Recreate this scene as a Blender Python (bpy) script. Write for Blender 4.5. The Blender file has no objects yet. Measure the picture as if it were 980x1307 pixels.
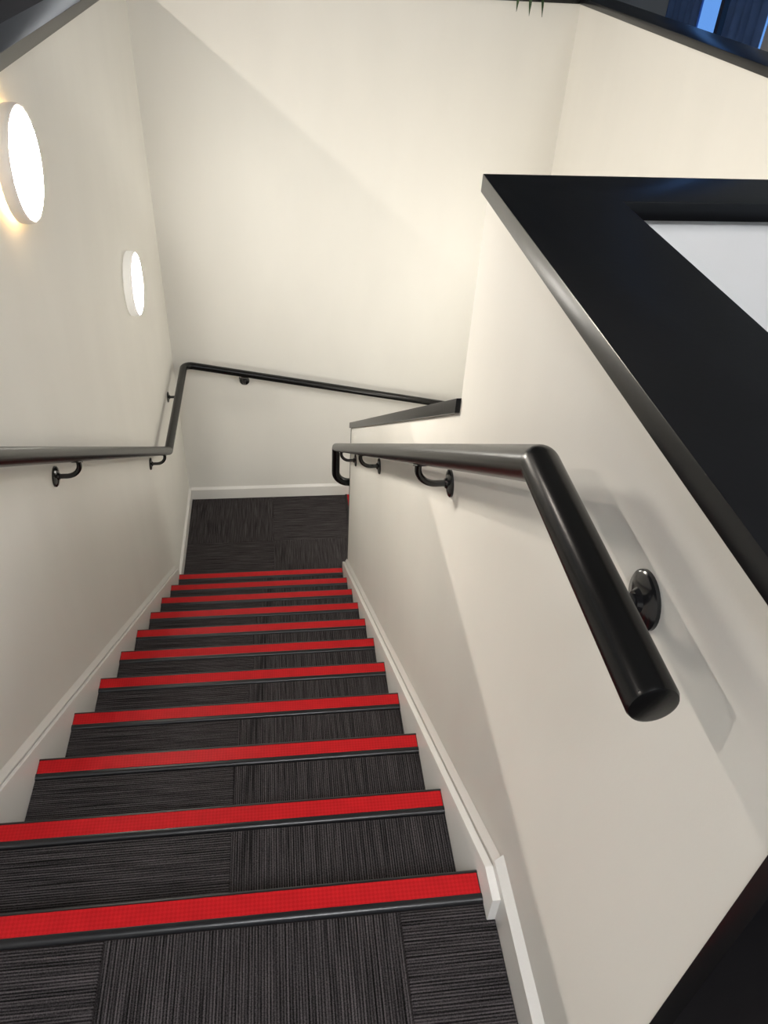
import bpy, bmesh, math, random
from mathutils import Vector, Matrix
random.seed(7)
scene = bpy.context.scene
COL = scene.collection

# ------------------------------------------------------------------ camera
F_PX = 998.09
cam_d = bpy.data.cameras.new('camera')
cam = bpy.data.objects.new('camera', cam_d); COL.objects.link(cam)
cam_d.sensor_fit = 'VERTICAL'; cam_d.sensor_height = 36.0
cam_d.lens = F_PX / 1307 * 36.0
cam_d.clip_start = 0.02
RIGHT = Vector((0.99176, -0.1175, 0.05109))
DOWN = Vector((-0.03373, -0.62411, -0.78061))
FWD = Vector((0.12361, 0.77245, -0.62293))
m = Matrix((RIGHT, -DOWN, -FWD)).transposed().to_4x4()
m.translation = Vector((0.6628, -0.6802, 1.3958))
cam.matrix_world = m
scene.camera = cam

# ------------------------------------------------------------------ world, exposure
w = bpy.data.worlds.new('dusk'); scene.world = w; w.use_nodes = True
bg = w.node_tree.nodes['Background']
bg.inputs[0].default_value = (0.042, 0.105, 0.25, 1); bg.inputs[1].default_value = 1.0
vs = scene.view_settings
vs.view_transform = 'Standard'; vs.look = 'None'; vs.gamma = 1.0; vs.use_curve_mapping = False
vs.exposure = 1.88
LAMP_E = 22.0          # wall light diffusers
DOWN_E = 1060.0         # warm ceiling downlights, left of the stair
COOL_E = 28.0         # ceiling panels; the right and far ones are added fill

# ------------------------------------------------------------------ dimensions (metres)
W = 1.0145; D = 3.7726; XR = 0.9863; XL = 0.0235; R = 0.1829; G = 0.28
ZL = -11 * R; E1 = 0.642; E2 = 2.7836; XF = 2.194; BT = 0.0132; OV = 0.0102
PITCH = R / G

# ------------------------------------------------------------------ materials
def mat(name):
    mt = bpy.data.materials.new(name); mt.use_nodes = True
    nt = mt.node_tree
    return mt, nt, nt.nodes['Principled BSDF']
def N(nt, t, **kw):
    n = nt.nodes.new(t)
    for k, v in kw.items(): setattr(n, k, v)
    return n
def ramp(nt, fac, stops):
    r = N(nt, 'ShaderNodeValToRGB'); e = r.color_ramp.elements
    e[0].position, e[0].color = stops[0][0], (*stops[0][1], 1)
    e[1].position, e[1].color = stops[-1][0], (*stops[-1][1], 1)
    for p, c in stops[1:-1]:
        x = e.new(p); x.color = (*c, 1)
    nt.links.new(fac, r.inputs[0]); return r.outputs[0]
def noise(nt, vec, scale, detail=3, rough=.5):
    n = N(nt, 'ShaderNodeTexNoise'); n.inputs['Scale'].default_value = scale
    n.inputs['Detail'].default_value = detail; n.inputs['Roughness'].default_value = rough
    nt.links.new(vec, n.inputs['Vector']); return n.outputs['Fac']
def coords(nt, scale=(1, 1, 1), rot=(0, 0, 0)):
    tc = N(nt, 'ShaderNodeTexCoord'); mp = N(nt, 'ShaderNodeMapping')
    mp.inputs['Scale'].default_value = scale; mp.inputs['Rotation'].default_value = rot
    nt.links.new(tc.outputs['Object'], mp.inputs['Vector']); return mp.outputs['Vector']
def bump(nt, b, h, strength, dist):
    n = N(nt, 'ShaderNodeBump'); n.inputs['Strength'].default_value = strength
    n.inputs['Distance'].default_value = dist
    nt.links.new(h, n.inputs['Height']); nt.links.new(n.outputs['Normal'], b.inputs['Normal'])

def paint(name, col, rough=.55, var=.035, streak=True):
    mt, nt, b = mat(name)
    c0 = tuple(x * (1 - var) for x in col)
    f = noise(nt, coords(nt, (1, 1, .35)), 4.0, 4)
    b.inputs['Roughness'].default_value = rough
    b.inputs['Specular IOR Level'].default_value = .22
    nt.links.new(ramp(nt, f, [(.3, c0), (.7, col)]), b.inputs['Base Color'])
    bump(nt, b, noise(nt, coords(nt), 260, 2), .06, .002)
    return mt
M_WALL = paint('warm white wall paint', (.865, .845, .79))
M_WALL_LIT = paint('wall paint whitened for light', (.86, .86, .86))  # copy of the wall paint, whitened in the colour in place of cool light
M_TRIM = paint('white gloss skirting paint', (.85, .83, .79), .32, .02)
M_CEIL = paint('grey ceiling', (.34, .34, .35), .8, .03)
M_GREYWALL = paint('blue grey wall paint', (.42, .48, .54), .6)

def black_paint(name, col, rough, spec=.5, bs=90):
    mt, nt, b = mat(name)
    f = noise(nt, coords(nt), 12, 4)
    nt.links.new(ramp(nt, f, [(.3, tuple(c * .8 for c in col)), (.7, col)]), b.inputs['Base Color'])
    b.inputs['Roughness'].default_value = rough
    b.inputs['Specular IOR Level'].default_value = spec
    bump(nt, b, noise(nt, coords(nt), bs, 3), .04, .002)
    return mt
M_CAP = black_paint('black satin capping paint', (.0045, .005, .0062), .30)
M_RAIL = black_paint('black powder coated steel', (.004, .004, .004), .27, .38, 300)
M_BRKT = black_paint('glossy black bracket', (.008, .008, .009), .16, .6)
M_NOSE = black_paint('black rubber edging', (.012, .012, .014), .34, .5, 200)
M_UPFLOOR = black_paint('dark brown floor covering', (.016, .010, .010), .7, .3)

def carpet(name, along_x):
    """looped ribs: tufted yarn rows of uneven height, now and then a deep groove"""
    mt, nt, b = mat(name)
    st = lambda a, c: (a, c, 1) if along_x else (c, a, 1)
    def math_(op, x, y):
        n = N(nt, 'ShaderNodeMath', operation=op)
        for k, v in enumerate((x, y)):
            if isinstance(v, (int, float)): n.inputs[k].default_value = v
            else: nt.links.new(v, n.inputs[k])
        return n.outputs[0]
    rows = noise(nt, coords(nt, st(5, 230)), 1.0, 2, .6)        # uneven rows
    wv = N(nt, 'ShaderNodeTexWave', wave_type='BANDS', bands_direction='Y' if along_x else 'X')
    wv.inputs['Scale'].default_value = 62; wv.inputs['Distortion'].default_value = 2.6
    wv.inputs['Detail'].default_value = 3; wv.inputs['Detail Scale'].default_value = 9
    nt.links.new(coords(nt), wv.inputs['Vector'])
    loops = noise(nt, coords(nt, st(1, .7)), 560, 3, .75)
    h = math_('MULTIPLY', math_('ADD', math_('MULTIPLY', wv.outputs['Fac'], .55), .45), rows)
    h = math_('MULTIPLY', h, math_('ADD', math_('MULTIPLY', loops, 1.1), .1))
    nt.links.new(ramp(nt, h, [(.10, (.003, .0026, .0027)), (.175, (.022, .0195, .0202)), (.30, (.082, .073, .0755)), (.45, (.155, .138, .143))]), b.inputs['Base Color'])
    b.inputs['Roughness'].default_value = .95
    b.inputs['Specular IOR Level'].default_value = .1
    bump(nt, b, h, .8, .006)
    return mt
M_CARX = carpet('charcoal ribbed carpet ribs across', True)
M_CARY = carpet('charcoal ribbed carpet ribs lengthwise', False)
mt, nt, b = mat('red rubber insert'); M_RED = mt
ck = N(nt, 'ShaderNodeTexChecker'); ck.inputs['Scale'].default_value = 190
nt.links.new(coords(nt, (1, 1, 1), (0, 0, math.radians(45))), ck.inputs['Vector'])
f = noise(nt, coords(nt), 30, 4)
mxr = N(nt, 'ShaderNodeMixRGB', blend_type='MULTIPLY'); mxr.inputs[0].default_value = 1
nt.links.new(ramp(nt, f, [(.3, (.52, .008, .012)), (.7, (.60, .010, .014))]), mxr.inputs[1])
nt.links.new(ramp(nt, ck.outputs['Fac'], [(0, (.92, .8, .8)), (1, (1.04, 1.2, 1.2))]), mxr.inputs[2])
nt.links.new(mxr.outputs[0], b.inputs['Base Color'])
b.inputs['Roughness'].default_value = .45; b.inputs['Specular IOR Level'].default_value = .22
bump(nt, b, ck.outputs['Fac'], .35, .001)

def emit(name, col, strength, base=(.9, .9, .9)):
    mt, nt, b = mat(name)
    b.inputs['Base Color'].default_value = (*base, 1)
    b.inputs['Emission Color'].default_value = (*col, 1)
    b.inputs['Emission Strength'].default_value = strength
    b.inputs['Roughness'].default_value = .5
    f = noise(nt, coords(nt), 3, 1)
    nt.links.new(ramp(nt, f, [(0, tuple(c * .98 for c in base)), (1, base)]), b.inputs['Base Color'])
    return mt
WARM = (1, .885, .74)
M_LED1 = emit('lit opal diffuser warm', (1, .93, .82), LAMP_E * 1.25)
M_LED2 = emit('lit opal diffuser', (1, .965, .89), LAMP_E * .72)
M_LED4 = emit('lit opal diffuser at the foot', (1, .96, .88), LAMP_E * 1.3)
M_RIM1 = emit('opal rim warm', (1, .80, .60), .03, (.82, .78, .72))
M_RIM2 = emit('opal rim', (1, .95, .86), .08, (.85, .84, .80))
M_HALO = emit('warm back light ring', (1, .62, .24), 9.0)
M_DOWN = emit('lit downlight', (1, .90, .80), DOWN_E * 1.45)
M_DOWN2 = emit('lit dim downlight', (1, .90, .80), DOWN_E * .5)
M_COOL = emit('lit cool panel', (.97, .98, 1), COOL_E * .62)
M_FILL_RIGHT = emit('added fill panel right', (1, .98, .96), COOL_E * .34)  # added fill over the right-hand room, lifts the left wall
M_FILL_FAR = emit('added fill panel far end', (.95, .975, 1), COOL_E * .36)  # added to light the far wall that the left capping mirrors
M_LED3 = emit('lit opal diffuser lower', (1, .96, .88), LAMP_E * .46)
mt, nt, b = mat('leaf green'); M_LEAF = mt
nt.links.new(ramp(nt, noise(nt, coords(nt), 20, 3), [(.3, (.018, .05, .012)), (.7, (.04, .09, .02))]), b.inputs['Base Color'])
b.inputs['Roughness'].default_value = .4
M_POT = paint('terracotta grey pot', (.35, .33, .31), .6)
M_NAVY = black_paint('navy curtain fabric', (.12, .22, .50), .7, .2)
M_FRAME = black_paint('dark window frame', (.010, .011, .014), .4)
mt, nt, b = mat('window glass'); M_GLASS = mt
tr = N(nt, 'ShaderNodeBsdfTransparent'); gl = N(nt, 'ShaderNodeBsdfGlossy'); mx = N(nt, 'ShaderNodeMixShader')
gl.inputs['Roughness'].default_value = .02
mx.inputs[0].default_value = .07; nt.links.new(tr.outputs[0], mx.inputs[1]); nt.links.new(gl.outputs[0], mx.inputs[2])
nt.links.new(mx.outputs[0], nt.nodes['Material Output'].inputs[0])

# ------------------------------------------------------------------ mesh helpers
class MB:
    def __init__(s): s.bm = bmesh.new()
    def box(s, a, b, bev=0, seg=2):
        a, b = Vector(a), Vector(b)
        r = bmesh.ops.create_cube(s.bm, size=1)
        for v in r['verts']:
            v.co = Vector([(a[i] + b[i]) / 2 + v.co[i] * (b[i] - a[i]) for i in range(3)])
        if bev:
            es = list({e for v in r['verts'] for e in v.link_edges})
            bmesh.ops.bevel(s.bm, geom=es, offset=bev, segments=seg, affect='EDGES', profile=.6)
        return s
    def prism(s, pts, x0, x1, axis=0, bev=0):
        """polygon pts in the two other axes, extruded along axis"""
        def P(p, h):
            if axis == 0: return (h, p[0], p[1])
            if axis == 1: return (p[0], h, p[1])
            return (p[0], p[1], h)
        A = [s.bm.verts.new(P(p, x0)) for p in pts]; B = [s.bm.verts.new(P(p, x1)) for p in pts]
        n = len(pts); fs = [s.bm.faces.new(A[::-1]), s.bm.faces.new(B)]
        for i in range(n): fs.append(s.bm.faces.new((A[i], A[(i + 1) % n], B[(i + 1) % n], B[i])))
        bmesh.ops.recalc_face_normals(s.bm, faces=fs)
        if bev:
            es = list({e for f in fs for e in f.edges})
            bmesh.ops.bevel(s.bm, geom=es, offset=bev, segments=2, affect='EDGES', profile=.6)
        return s
    def tube(s, path, r, seg=24, endround=.004, squash=None):
        P = [Vector(p) for p in path]
        d0 = (P[1] - P[0]).normalized()
        up = Vector((0, 0, 1)) if abs(d0.z) < .9 else Vector((0, 1, 0))
        u = (up - d0 * up.dot(d0)).normalized()
        rings = []
        def ring(c, u, v, rr): return [s.bm.verts.new(c + (u * math.cos(2 * math.pi * k / seg) + v * math.sin(2 * math.pi * k / seg)) * rr) for k in range(seg)]
        n = len(P); prev = d0
        for i, p in enumerate(P):
            if i == 0: t = d0; b_ = d0; a_ = d0
            elif i == n - 1: t = (P[i] - P[i - 1]).normalized(); a_ = b_ = t
            else:
                a_ = (P[i] - P[i - 1]).normalized(); b_ = (P[i + 1] - P[i]).normalized(); t = (a_ + b_).normalized()
            u = (u - t * u.dot(t)).normalized(); v = t.cross(u)
            if i in (0, n - 1) and endround:
                sg = -1 if i == 0 else 1
                rs = [(p - t * sg * endround, r), (p - t * sg * endround * .3, r - endround * .3), (p, r - endround)]
                if i == 0: rs = rs[::-1]
                for c, rr in rs: rings.append(ring(c, u, v, rr))
            else:
                rg = ring(p, u, v, r)
                cs = max(.3, math.sqrt(max(0, (1 + a_.dot(b_)) / 2)))
                if cs < .999:      # mitre
                    k = (b_ - a_).normalized()
                    for q in rg:
                        o = q.co - p; h = o.dot(k); q.co = p + o + k * h * (1 / cs - 1)
                rings.append(rg)
        for A, B in zip(rings, rings[1:]):
            for k in range(seg): s.bm.faces.new((A[k], A[(k + 1) % seg], B[(k + 1) % seg], B[k]))
        s.bm.faces.new(rings[0][::-1]); s.bm.faces.new(rings[-1])
        return s
    def lathe(s, prof, o, axis, seg=48):
        """prof: (radius, height) along axis from o"""
        o = Vector(o); a = Vector(axis).normalized()
        t = Vector((0, 0, 1)) if abs(a.z) < .9 else Vector((1, 0, 0))
        u = a.cross(t).normalized(); v = a.cross(u)
        rings = []
        for r, h in prof:
            if r < 1e-6: rings.append([s.bm.verts.new(o + a * h)])
            else: rings.append([s.bm.verts.new(o + a * h + (u * math.cos(2 * math.pi * k / seg) + v * math.sin(2 * math.pi * k / seg)) * r) for k in range(seg)])
        for A, B in zip(rings, rings[1:]):
            for k in range(seg):
                q = [A[k % len(A)], A[(k + 1) % len(A)], B[(k + 1) % len(B)], B[k % len(B)]]
                q = list(dict.fromkeys(q))
                if len(q) > 2: s.bm.faces.new(q)
        return s
    def done(s, name, material, parent=None, smooth=35, origin=None):
        bmesh.ops.recalc_face_normals(s.bm, faces=s.bm.faces)
        if origin is not None: bmesh.ops.translate(s.bm, verts=s.bm.verts, vec=-Vector(origin))
        me = bpy.data.meshes.new(name); s.bm.to_mesh(me); s.bm.free()
        me.materials.append(material)
        if smooth:
            me.polygons.foreach_set('use_smooth', [True] * len(me.polygons)); me.set_sharp_from_angle(angle=math.radians(smooth))
        o = bpy.data.objects.new(name, me); COL.objects.link(o)
        if origin is not None: o.location = origin
        if parent is not None:
            o.parent = parent; o.matrix_parent_inverse = Matrix.Translation(-parent.matrix_basis.translation)
        return o
def tag(o, label, cat, group=None, kind=None):
    o['label'] = label; o['category'] = cat
    if group: o['group'] = group
    if kind: o['kind'] = kind
    return o
def empty(name, loc):
    o = bpy.data.objects.new(name, None); COL.objects.link(o); o.location = loc; o.empty_display_size = .05
    return o
def rounded(path, radii, n=8):
    """polyline with its inner corners rounded"""
    P = [Vector(p) for p in path]; out = [P[0]]
    for i in range(1, len(P) - 1):
        r = radii[i - 1]
        a = (P[i - 1] - P[i]).normalized(); b = (P[i + 1] - P[i]).normalized()
        th = a.angle(b)
        if r <= 0 or th > 3.13: out.append(P[i]); continue
        t = r / math.tan(th / 2); c = P[i] + (a + b).normalized() * (r / math.sin(th / 2))
        s0 = P[i] + a * t - c; s1 = P[i] + b * t - c
        w = s0.angle(s1)
        for k in range(n + 1):
            f = k / n
            out.append(c + (s0 * math.sin((1 - f) * w) + s1 * math.sin(f * w)) / math.sin(w))
    out.append(P[-1]); return out
S = 'structure'

# ------------------------------------------------------------------ walls
ZB = -4.2
zcap = 1.0348; t_cap = .0294
wd = MB().box((W, -.42, ZB), (W + .173, E1, zcap - t_cap))
low0 = .6088 - (E1 - .648) * .6554
def low_top(y): return .6088 - (y - .648) * .6554
wd.prism([(E1, ZB), (E2 - .012, ZB), (E2 - .012, low_top(E2 - .012) - .03), (E1, low_top(E1) - .03)], W, W + .12)
tag(wd.done('wall_divider', M_WALL), 'white dividing wall right of the stairs, stepping down to a low sloping wall', 'wall', kind=S)
tag(MB().box((W + .173, .527, ZB), (XF, E1, zcap - t_cap)).done('wall_parapet', M_WALL_LIT), 'white parapet wall behind the L-shaped black capping', 'wall', kind=S)
tag(MB().box((-.098, -4, ZB), (0, D + .28, .9991)).done('wall_left', M_WALL), 'white stairwell wall carrying the two round lights', 'wall', kind=S)
tag(MB().box((0, D, ZB), (XF + .144, D + .28, .9967)).done('wall_far', M_WALL), 'white stairwell wall facing the viewer beyond the landing', 'wall', kind=S)
tag(MB().box((XF, .527, ZB), (XF + .144, D, .9967)).done('wall_right', M_WALL), 'white stairwell wall at the upper right under dark capping', 'wall', kind=S)

# cappings
trim1 = MB().prism([(W - OV, -.44), (W - OV, .652), (XF, .652), (XF, .515), (W - OV + .193, .515), (W - OV + .193, -.44)], zcap - t_cap, zcap, axis=2, bev=.002)
tag(trim1.done('trim_1', M_CAP), 'broad L-shaped black satin capping on the near parapet wall', 'wall capping', kind=S)
tag(MB().box((-.108, -4, .9991), (OV, D + .29, .9991 + .0357), .002).done('trim_2', M_CAP), 'dark capping board on the left stairwell wall, top left corner', 'wall capping', kind=S)
tag(MB().box((OV, D - OV, .9967), (XF + .154, D + .29, 1.026), .002).done('trim_3', M_CAP), 'dark capping along the top of the far wall', 'wall capping', kind=S)
tag(MB().box((XF - OV, .652, .9967), (XF + .154, D - OV, 1.026), .002).done('trim_4', M_CAP), 'dark capping on the upper right stairwell wall below the blue window', 'wall capping', kind=S)
t5 = MB(); dz = .034
t5.prism([(.640, low_top(.640)), (E2 + .002, low_top(E2 + .002)), (E2 + .002, low_top(E2 + .002) - dz), (.640, low_top(.640) - dz)], W - OV, W + .13, bev=.0015)
# the board is notched round the tall wall: it starts where that wall ends
tag(t5.done('trim_5', M_CAP), 'short sloping dark capping on the low part of the dividing wall', 'wall capping', kind=S)
tag(MB().box((W - .002, E2 - .012, ZB), (W + .122, E2 + .002, low_top(E2) - .036), .001).done('trim_6', M_CAP), 'thin dark edging on the end of the low wall at the landing', 'edging', kind=S)
tag(MB().box((W - .001, -.44, -.006), (W + .183, -.42, zcap - t_cap), .001).done('trim_7', M_CAP), 'black board closing the near end of the dividing wall, bottom right', 'end board', kind=S)

# ------------------------------------------------------------------ floors
fl = MB()
for a, b in [((-3.6, -4, -.15), (XF + 1.5, -.02, -.006)), ((-3.6, -.02, -.15), (-.098, 14, -.006)), ((W + .173, -.02, -.15), (XF + 1.5, .527, -.006)),
             ((XF + .144, .527, -.15), (XF + 1.5, 14, -.006)), ((-.098, D + .28, -.15), (XF + .144, 14, -.006))]:
    fl.box(a, b)
floor = tag(fl.done('floor', M_UPFLOOR), 'dark floor of the upper storey around the stairwell', 'floor', kind=S)
def tile(parent, x0, x1, y0, y1, z, along_x):
    g = .0006
    return MB().box((x0 + g, y0 + g, z - .006), (x1 - g, y1 - g, z), .0012, 1).done('carpet_tile', M_CARX if along_x else M_CARY, parent, origin=((x0 + x1) / 2, (y0 + y1) / 2, z))
CT = -.003
xs = [.013, .336, .836, W - BT]
for j in range(3):
    for i in range(3):
        y1 = -.062 - j * .5; x1 = xs[i + 1]
        if i == 2 and j == 0:
            tile(floor, xs[i], XR, -.0895, y1, CT, True)
            tile(floor, xs[i], x1, y1 - .5, -.0895, CT, True)
        else:
            tile(floor, xs[i], x1, y1 - .5, y1, CT, (i + j) % 2 == 0)
ld = MB().box((0, 2.74, ZL - .15), (1.145, D, ZL - .008))
landing = tag(ld.done('floor_landing', M_UPFLOOR), 'small square landing at the foot of the stairs laid with charcoal carpet tiles', 'landing', kind=S)
JX, JY = .574, 3.285
for x0, x1, y0, y1, ax in [(BT, JX, JY, D - BT, False), (JX, 1.080, JY, D - BT, True), (BT, JX, 2.80, JY, True), (JX, 1.080, 2.80, JY, False)]:
    tile(landing, x0, x1, y0, y1, ZL, ax)
lower = MB().box((1.14, 2.74, ZL - R - .15), (XF, D, ZL - R)).box((W + .12, E1, -3.6), (XF, 2.74, -3.5))
tag(lower.done('floor_lower', M_UPFLOOR), 'dark lower landing behind the low wall', 'landing', kind=S)

def nosing_profile(yf, zt, h=.034):
    return [(yf, zt - h), (yf, zt - .005), (yf - .0015, zt - .0015), (yf - .005, zt), (yf - .0068, zt), (yf - .0068, zt - .0022), (yf - .0448, zt - .0022), (yf - .0448, zt + .0002),
            (yf - .049, zt + .0012), (yf - .055, zt + .0005), (yf - .0605, zt - .0035), (yf - .061, zt - .009), (yf - .012, zt - .009), (yf - .012, zt - h)]
def nosing(parent, yf, zt):
    o = MB().prism(nosing_profile(yf, zt), XL, XR).done('nosing', M_NOSE, parent, smooth=50)
    i = MB().box((XL + .002, yf - .0443, zt - .0022), (XR - .002, yf - .0072, zt + .0003), .0006, 1).done('red_insert', M_RED, o)
    return o
# landing edge of the next flight (runs along y)
nl = MB().prism([(1.080 + .061 - (p[0] - 0) * -1 - 0, p[1]) for p in nosing_profile(0, ZL + .003)], 2.79, D - BT, axis=1).done('nosing', M_NOSE, landing, smooth=50)
MB().box((1.080 + .0168, 2.795, ZL + .0008), (1.080 + .0538, D - BT - .003, ZL + .0036), .0006, 1).done('red_insert', M_RED, nl)

# ------------------------------------------------------------------ staircase
stair = tag(empty('staircase', (W / 2, 0, ZL)), 'straight flight of charcoal carpeted stairs with bright red nosing strips', 'staircase')
nosing(stair, 0, 0)
for k in range(1, 11):
    y0, y1, z = (k - 1) * G, k * G, -k * R
    st = MB().box((XL, y0 - .018, z - R - .02), (XR, y1 - .016, z - .0085)).done('step', M_CARX, stair)
    xj = .512 + .012 * math.sin(k * 1.7)
    tile(st, XL, xj, y0 - .016, y1 - .0615, z + CT, True)
    tile(st, xj, XR, y0 - .016, y1 - .0615, z + CT, False)
    nosing(stair, y1, z)
MB().box((XL, -.06, -R - .02), (XR, -.018, -.0095)).done('step', M_CARX, stair)
def pl(y, o): return -PITCH * y + o
for side, (xa, xb, xc) in {'l': (BT, XL, 0), 'r': (XR, W - BT, W)}.items():
    sg = MB().prism([(-.09, -.45), (-.09, .066), (-.03, .066), (2.80, pl(2.80, .046)), (2.80, ZL), (2.60, ZL), (0, -.45)], xa, xb, bev=.002).done('stringer', M_TRIM, stair)
    x_in = BT if side == 'l' else W - BT
    a, bk = .050, .070
    xc += .0012 if side == 'l' else -.0012
    x_in += -.0025 if side == 'l' else .0025
    bm_ = MB(); B = bm_.bm
    ys = [-.03, 2.80]
    vs_ = []
    for y in ys:
        vs_.append([B.verts.new(c) for c in ((x_in, y, pl(y, -.3)), (x_in, y, pl(y, a)), (xc, y, pl(y, bk)), (xc, y, pl(y, -.3)))])
    A_, B_ = vs_
    B.faces.new(A_); B.faces.new(B_[::-1])
    for i in range(4): B.faces.new((A_[i], A_[(i + 1) % 4], B_[(i + 1) % 4], B_[i]))
    bm_.done('skirting', M_TRIM, sg, smooth=0)

# baseboards
tag(MB().prism([(W - BT, -.02), (W - BT, .084), (W, .102), (W, -.02)], -.42, -.03, axis=1).done('baseboard_right', M_TRIM, smooth=0), 'white skirting board along the dividing wall on the upper floor', 'skirting board', kind=S)
bl = MB().prism([(BT, -.02), (BT, .084), (0, .102), (0, -.02)], -3.9, -.03, axis=1)
bl.prism([(BT, ZL - .01), (BT, ZL + .078), (0, ZL + .094), (0, ZL - .01)], 2.80, D, axis=1)
tag(bl.done('baseboard_left', M_TRIM, smooth=0), 'white skirting board along the left wall of the landing', 'skirting board', kind=S)
tag(MB().prism([(D - BT, ZL - .01), (D - BT, ZL + .078), (D, ZL + .094), (D, ZL - .01)], BT, 1.14).done('baseboard_far', M_TRIM, smooth=0), 'white skirting board along the far wall of the landing', 'skirting board', kind=S)

# ------------------------------------------------------------------ handrails
RR = .0218
def bracket(parent, wall_pt, out, rail_pt, rail_dir, reach=1):
    """rosette on the wall, curved arm, saddle under the rail"""
    wp, o, rp = Vector(wall_pt), Vector(out), Vector(rail_pt)
    b = MB().lathe([(0, 0), (.031, 0), (.031, .004), (.028, .0065), (.013, .0095), (.010, .014), (0, .014)], wp, o, 32).done('bracket', M_BRKT, parent, smooth=40)
    dist = (rp - wp).dot(o) * reach
    under = Vector((wp.x, wp.y, wp.z)) + o * dist
    rise = rp.z - RR * 1.15 - wp.z
    pth = rounded([wp + o * .006, under + Vector((0, 0, -.0)), under + Vector((0, 0, rise))], [min(.042, rise * .95, dist * .8)], 12)
    MB().tube(pth, .0075, 14, 0).done('arm', M_BRKT, b, smooth=60)
    d = Vector(rail_dir).normalized(); c = rp + Vector((0, 0, -1)) * RR * 1.06
    if abs(d.x) < .5: sx = Vector((1, 0, 0))
    else: sx = Vector((0, 1, 0))
    nz = d.cross(sx).normalized(); nz = nz if nz.z > 0 else -nz
    sd = MB(); r = bmesh.ops.create_cube(sd.bm, size=1)
    c = rp - nz * (RR + .0005)
    for v in r['verts']:
        l = v.co.copy(); v.co = c + d * l.x * .052 + sx * l.y * .019 + nz * l.z * .005
    bmesh.ops.bevel(sd.bm, geom=list(sd.bm.edges), offset=.0012, segments=1, affect='EDGES')
    sd.done('saddle', M_BRKT, b)
    return b
# right-hand rail on the dividing wall
xr = W - .0745
zr0, yb, ye, ze = .912, -.006, 2.83, -.975
sl_r = (ze - zr0) / (ye - yb)
hr = tag(empty('handrail', (W, -.33, 0)), 'thick black tubular handrail in the foreground on the right dividing wall', 'handrail')
path = rounded([(xr, -.332, zr0), (xr, yb, zr0), (xr, ye, ze), (xr, ye, ze - .232), (W + .30, ye, ze - .252)], [.012, .03, .075], 8)
MB().tube(path, RR, 32, .005).done('rail', M_RAIL, hr, smooth=40)
def zr(y): return zr0 if y < yb else zr0 + (y - yb) * sl_r
for y in (-.165, .637, 1.686, 2.499):
    bracket(hr, (W, y, zr(y) - (.077 if y > 0 else .055)), (-1, 0, 0), (xr, y, zr(y)), (0, 1, 0 if y < yb else sl_r), 1 if y > 0 else .74)
# left-hand rail: left wall, landing, far wall
xl = .075
lr = tag(empty('handrail', (0, .3, 0)), 'black tubular handrail running down the left wall and on around the far wall', 'handrail')
zl_a = .43 + .744 * .671
yf_ = D - .075
far0, fars = -.945, -.181
path = rounded([(xl, -.3, zl_a), (xl, 0, zl_a), (xl, 2.735, -.908), (xl, yf_, -.930), (1.95, yf_, far0 + 1.875 * fars)], [.012, .008, .055], 8)
MB().tube(path, RR, 32, .005).done('rail', M_RAIL, lr, smooth=40)
def zlr(y): return .43 - (y - .744) * .671 if y < 2.735 else -.908 - (y - 2.735) * .023
for y in (.30, 1.249, 2.604, 3.398):
    bracket(lr, (0, y, zlr(y) - .077 + (.02 if y > 3 else 0)), (1, 0, 0), (xl, y, zlr(y)), (0, 1, -.671 if y < 2.735 else 0))
for x in (.427, 1.70):
    z = far0 + (x - .075) * fars
    bracket(lr, (x, D, z - .077), (0, -1, 0), (x, yf_, z), (1, 0, fars))

# ------------------------------------------------------------------ round wall lights
def wall_light(x, y, z, depth, label, led, rim, halo):
    t = tag(empty('wall_light', (x, y, z)), label, 'wall light', 'round wall lights in the stairwell')
    o = (x, y, z); ax = (1, 0, 0) if x < 1 else (-1, 0, 0)
    g = .016 if halo else .006
    MB().lathe([(0, 0), (.112, 0), (.112, g + .004), (0, g + .004)], o, ax, 64).done('back_plate', M_TRIM, t)
    MB().lathe([(.10, g + .002), (.134, g), (.1385, g + .003), (.1395, depth - .012), (.1385, depth - .004), (.1345, depth), (.130, depth - .001), (.130, depth - .006), (.10, depth - .006)], o, ax, 72).done('rim', rim, t, smooth=50)
    MB().lathe([(.1298, depth - .004), (.126, depth + .001), (.10, depth + .0025), (0, depth + .0035)], o, ax, 72).done('diffuser', led, t, smooth=60)
    if halo:
        MB().lathe([(.1125, .006), (.1145, .006), (.1145, .0125), (.1125, .0125), (.1125, .006)], o, ax, 64).done('back_light', M_HALO, t)
wall_light(0, 1.476, .81, .050, 'round warm-glowing wall light, the nearer and larger one at the left edge', M_LED1, M_RIM1, True)
wall_light(0, 2.752, -.028, .045, 'small round white wall light near the far corner, further down the stairs', M_LED2, M_RIM2, False)
wall_light(XF, 2.93, -.42, .045, 'round wall light on the right stairwell wall, hidden behind the parapet', M_LED3, M_RIM2, False)
wall_light(XF, 1.72, -1.22, .045, 'round wall light over the lower flight, hidden behind the dividing wall', M_LED4, M_RIM2, False)

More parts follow.
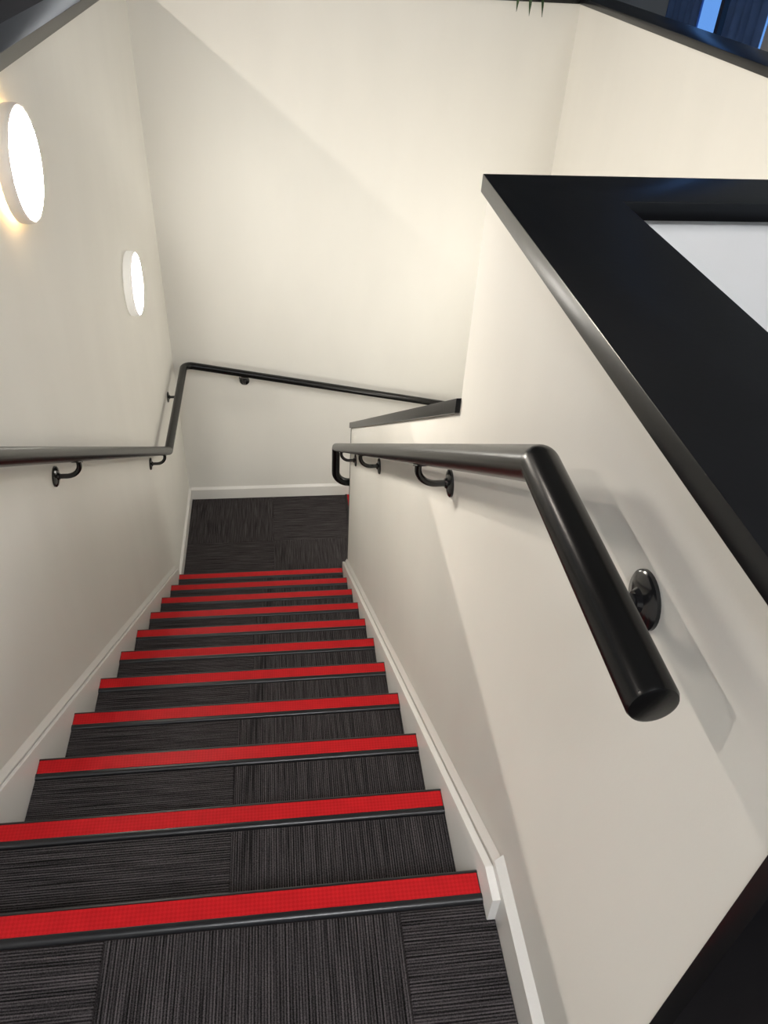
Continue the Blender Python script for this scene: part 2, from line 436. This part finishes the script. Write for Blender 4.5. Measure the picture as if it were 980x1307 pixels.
# ------------------------------------------------------------------ upper storey: ceiling, outer walls, window
tag(MB().box((-3.7, -4.1, 2.7), (XF + 1.6, 14.1, 2.8)).done('ceiling', M_CEIL), 'grey ceiling of the upper storey', 'ceiling', kind=S)
tag(MB().box((-3.7, -4.1, -.15), (-3.6, 14.1, 2.7)).done('wall_upper_left', M_GREYWALL), 'grey outer wall of the upper storey on the left', 'wall', kind=S)
tag(MB().box((-3.6, -4.1, -.15), (XF + 1.5, -4.0, 2.7)).done('wall_upper_near', M_GREYWALL), 'grey outer wall of the upper storey behind the viewer', 'wall', kind=S)
tag(MB().box((-3.6, 14.0, -.15), (XF + 1.5, 14.1, 2.7)).done('wall_upper_far', M_WALL_LIT), 'white outer wall at the far end of the upper storey', 'wall', kind=S)  # unseen, kept white so the left capping reflects something bright
XW = XF + 1.5
WY0, WY1 = 4.58, 6.06
wr = MB().box((XW, -4.1, -.15), (XW + .1, WY0, 2.7)).box((XW, WY1, -.15), (XW + .1, 14.1, 2.7)).box((XW, WY0, 2.3), (XW + .1, WY1, 2.7)).box((XW, WY0, -.15), (XW + .1, WY1, .05))
tag(wr.done('wall_upper_right', M_GREYWALL), 'blue-grey wall of the upper storey beside the window, top right', 'wall', kind=S)
win = tag(empty('window_1', (XW, (WY0 + WY1) / 2, .05)), 'tall blue window with dark frame at the top right corner', 'window', kind=S)
fb = MB().box((XW + .02, WY0, .05), (XW + .08, WY0 + .05, 2.3)).box((XW + .02, WY1 - .04, .05), (XW + .08, WY1, 2.3)).box((XW + .02, WY0 + .05, .05), (XW + .08, WY1 - .04, .12)).box((XW + .02, WY0 + .05, 2.24), (XW + .08, WY1 - .04, 2.3))
fb.done('frame', M_FRAME, win)
for y in (5.285,): MB().box((XW + .02, y, .12), (XW + .08, y + .045, 2.24), .003, 1).done('mullion', M_FRAME, win)
for y0, y1 in ((WY0 + .05, 5.285), (5.33, WY1 - .04)): MB().box((XW + .046, y0, .12), (XW + .052, y1, 2.24)).done('pane', M_GLASS, win)
MB().box((XW - .02, WY0 - .09, 0), (XW + .02, WY0 + .012, 2.38), .004).done('architrave', M_TRIM, win)
def curtain(y0, y1, label):
    n = int((y1 - y0) / .01); pf = []; pbk = []
    for i in range(n + 1):
        y = y0 + (y1 - y0) * i / n; x = XW - .05 + .018 * math.sin(y * 62) + .006 * math.sin(y * 29)
        pf.append((x, y)); pbk.append((x + .004, y))
    return tag(MB().prism(pf + pbk[::-1], .02, 2.36, axis=2).done('curtain', M_NAVY, smooth=60), label, 'curtain', 'navy curtains at the window')
curtain(5.465, 6.02, 'dark navy curtain at the left side of the blue window')
curtain(4.60, 5.07, 'dark navy curtain at the right side of the blue window')

# ceiling downlights
def downlight(x, y, label, m_, r, group):
    t = tag(empty('ceiling_light', (x, y, 2.7)), label, 'ceiling light', group)
    MB().lathe([(r, -.004), (r + .02, -.006), (r + .022, 0), (r, 0), (r, -.004)], (x, y, 2.7), (0, 0, 1), 32).done('trim_ring', M_TRIM, t)
    MB().lathe([(0, -.003), (r, -.003), (r, -.0005), (0, -.0005)], (x, y, 2.7), (0, 0, 1), 32).done('lamp', m_, t)
XD = .0102 - (2.7 - zcap) / .81
for y, l in ((-.25, 'warm ceiling downlight left of the stairs, nearest the viewer'), (3.0, 'warm ceiling downlight left of the stairs, further from the viewer')):
    downlight(XD, y, l, M_DOWN if y > 0 else M_DOWN2, .04, 'warm ceiling downlights')
def panel(x, y, label, m_):
    t = tag(empty('ceiling_panel', (x, y, 2.7)), label, 'ceiling light', 'square ceiling light panels')
    h = .3
    fr_ = MB()
    for a, b_ in (((x - h, y - h), (x + h, y - h + .02)), ((x - h, y + h - .02), (x + h, y + h)), ((x - h, y - h + .02), (x - h + .02, y + h - .02)), ((x + h - .02, y - h + .02), (x + h, y + h - .02))):
        fr_.box((a[0], a[1], 2.688), (b_[0], b_[1], 2.7))
    fr_.done('frame', M_TRIM, t)
    MB().box((x - h + .02, y - h + .02, 2.692), (x + h - .02, y + h - .02, 2.699)).done('diffuser', m_, t)
for x, y, l in ((.75, -1.5, 'square cool ceiling light panel above the head of the stairs'), (2.6, -.6, 'unseen ceiling panel over the right-hand room, added to brighten the left wall'), (-2.0, 12.6, 'unseen ceiling panel added to light the far wall mirrored in the left capping')):
    panel(x, y, l, M_FILL_RIGHT if x > 1 else M_COOL if y < 0 else M_FILL_FAR)

# ------------------------------------------------------------------ plant on the far capping
px, py, pz = 1.93, D + .14, 1.026
pl_t = tag(empty('potted_plant', (px, py, pz)), 'green strap-leaved potted plant on the far capping, leaf tips hanging over', 'plant')
MB().lathe([(0, .0), (.055, 0), (.075, .10), (.078, .105), (.072, .105), (.068, .092), (0, .092)], (px, py, pz), (0, 0, 1), 32).done('pot', M_POT, pl_t)
def leaf(tip, lift, wd=.012):
    a = Vector((px + random.uniform(-.02, .02), py + random.uniform(-.02, .02), pz + .09)); c = Vector(tip)
    h = (a + c) / 2; h.z = max(a.z, c.z) + lift; h += (c - a) * .28 * Vector((1, 1, 0)).length / 1.41
    h.z = max(a.z, c.z) + lift
    bm_ = MB(); B = bm_.bm; rings = []; n = 12
    for i in range(n + 1):
        t = i / n; p = a * (1 - t) ** 2 + h * 2 * t * (1 - t) + c * t * t
        d = ((h - a) * (1 - t) + (c - h) * t).normalized(); s = d.cross(Vector((0, 0, 1)))
        s = s.normalized() if s.length > .05 else Vector((1, 0, 0)); nn = s.cross(d)
        wv = wd * (1 - t ** 7) + .0006
        rings.append([B.verts.new(p - s * wv + nn * .002), B.verts.new(p - nn * .0012), B.verts.new(p + s * wv + nn * .002), B.verts.new(p + nn * .0004)])
    for P_, Q in zip(rings, rings[1:]):
        for k in range(4): B.faces.new((P_[k], P_[(k + 1) % 4], Q[(k + 1) % 4], Q[k]))
    B.faces.new(rings[0]); B.faces.new(rings[-1][::-1])
    bm_.done('leaf', M_LEAF, pl_t, smooth=60)
for tp in ((1.862, D - .04, .955), (1.925, D - .05, .940), (1.992, D - .045, .938)): leaf(tp, .10, .012)
for k in range(9):
    an = .2 + k * .36; leaf((px + .22 * math.cos(an), py + .10 + .12 * math.sin(an), pz + .10 + .08 * (k % 3)), .14)
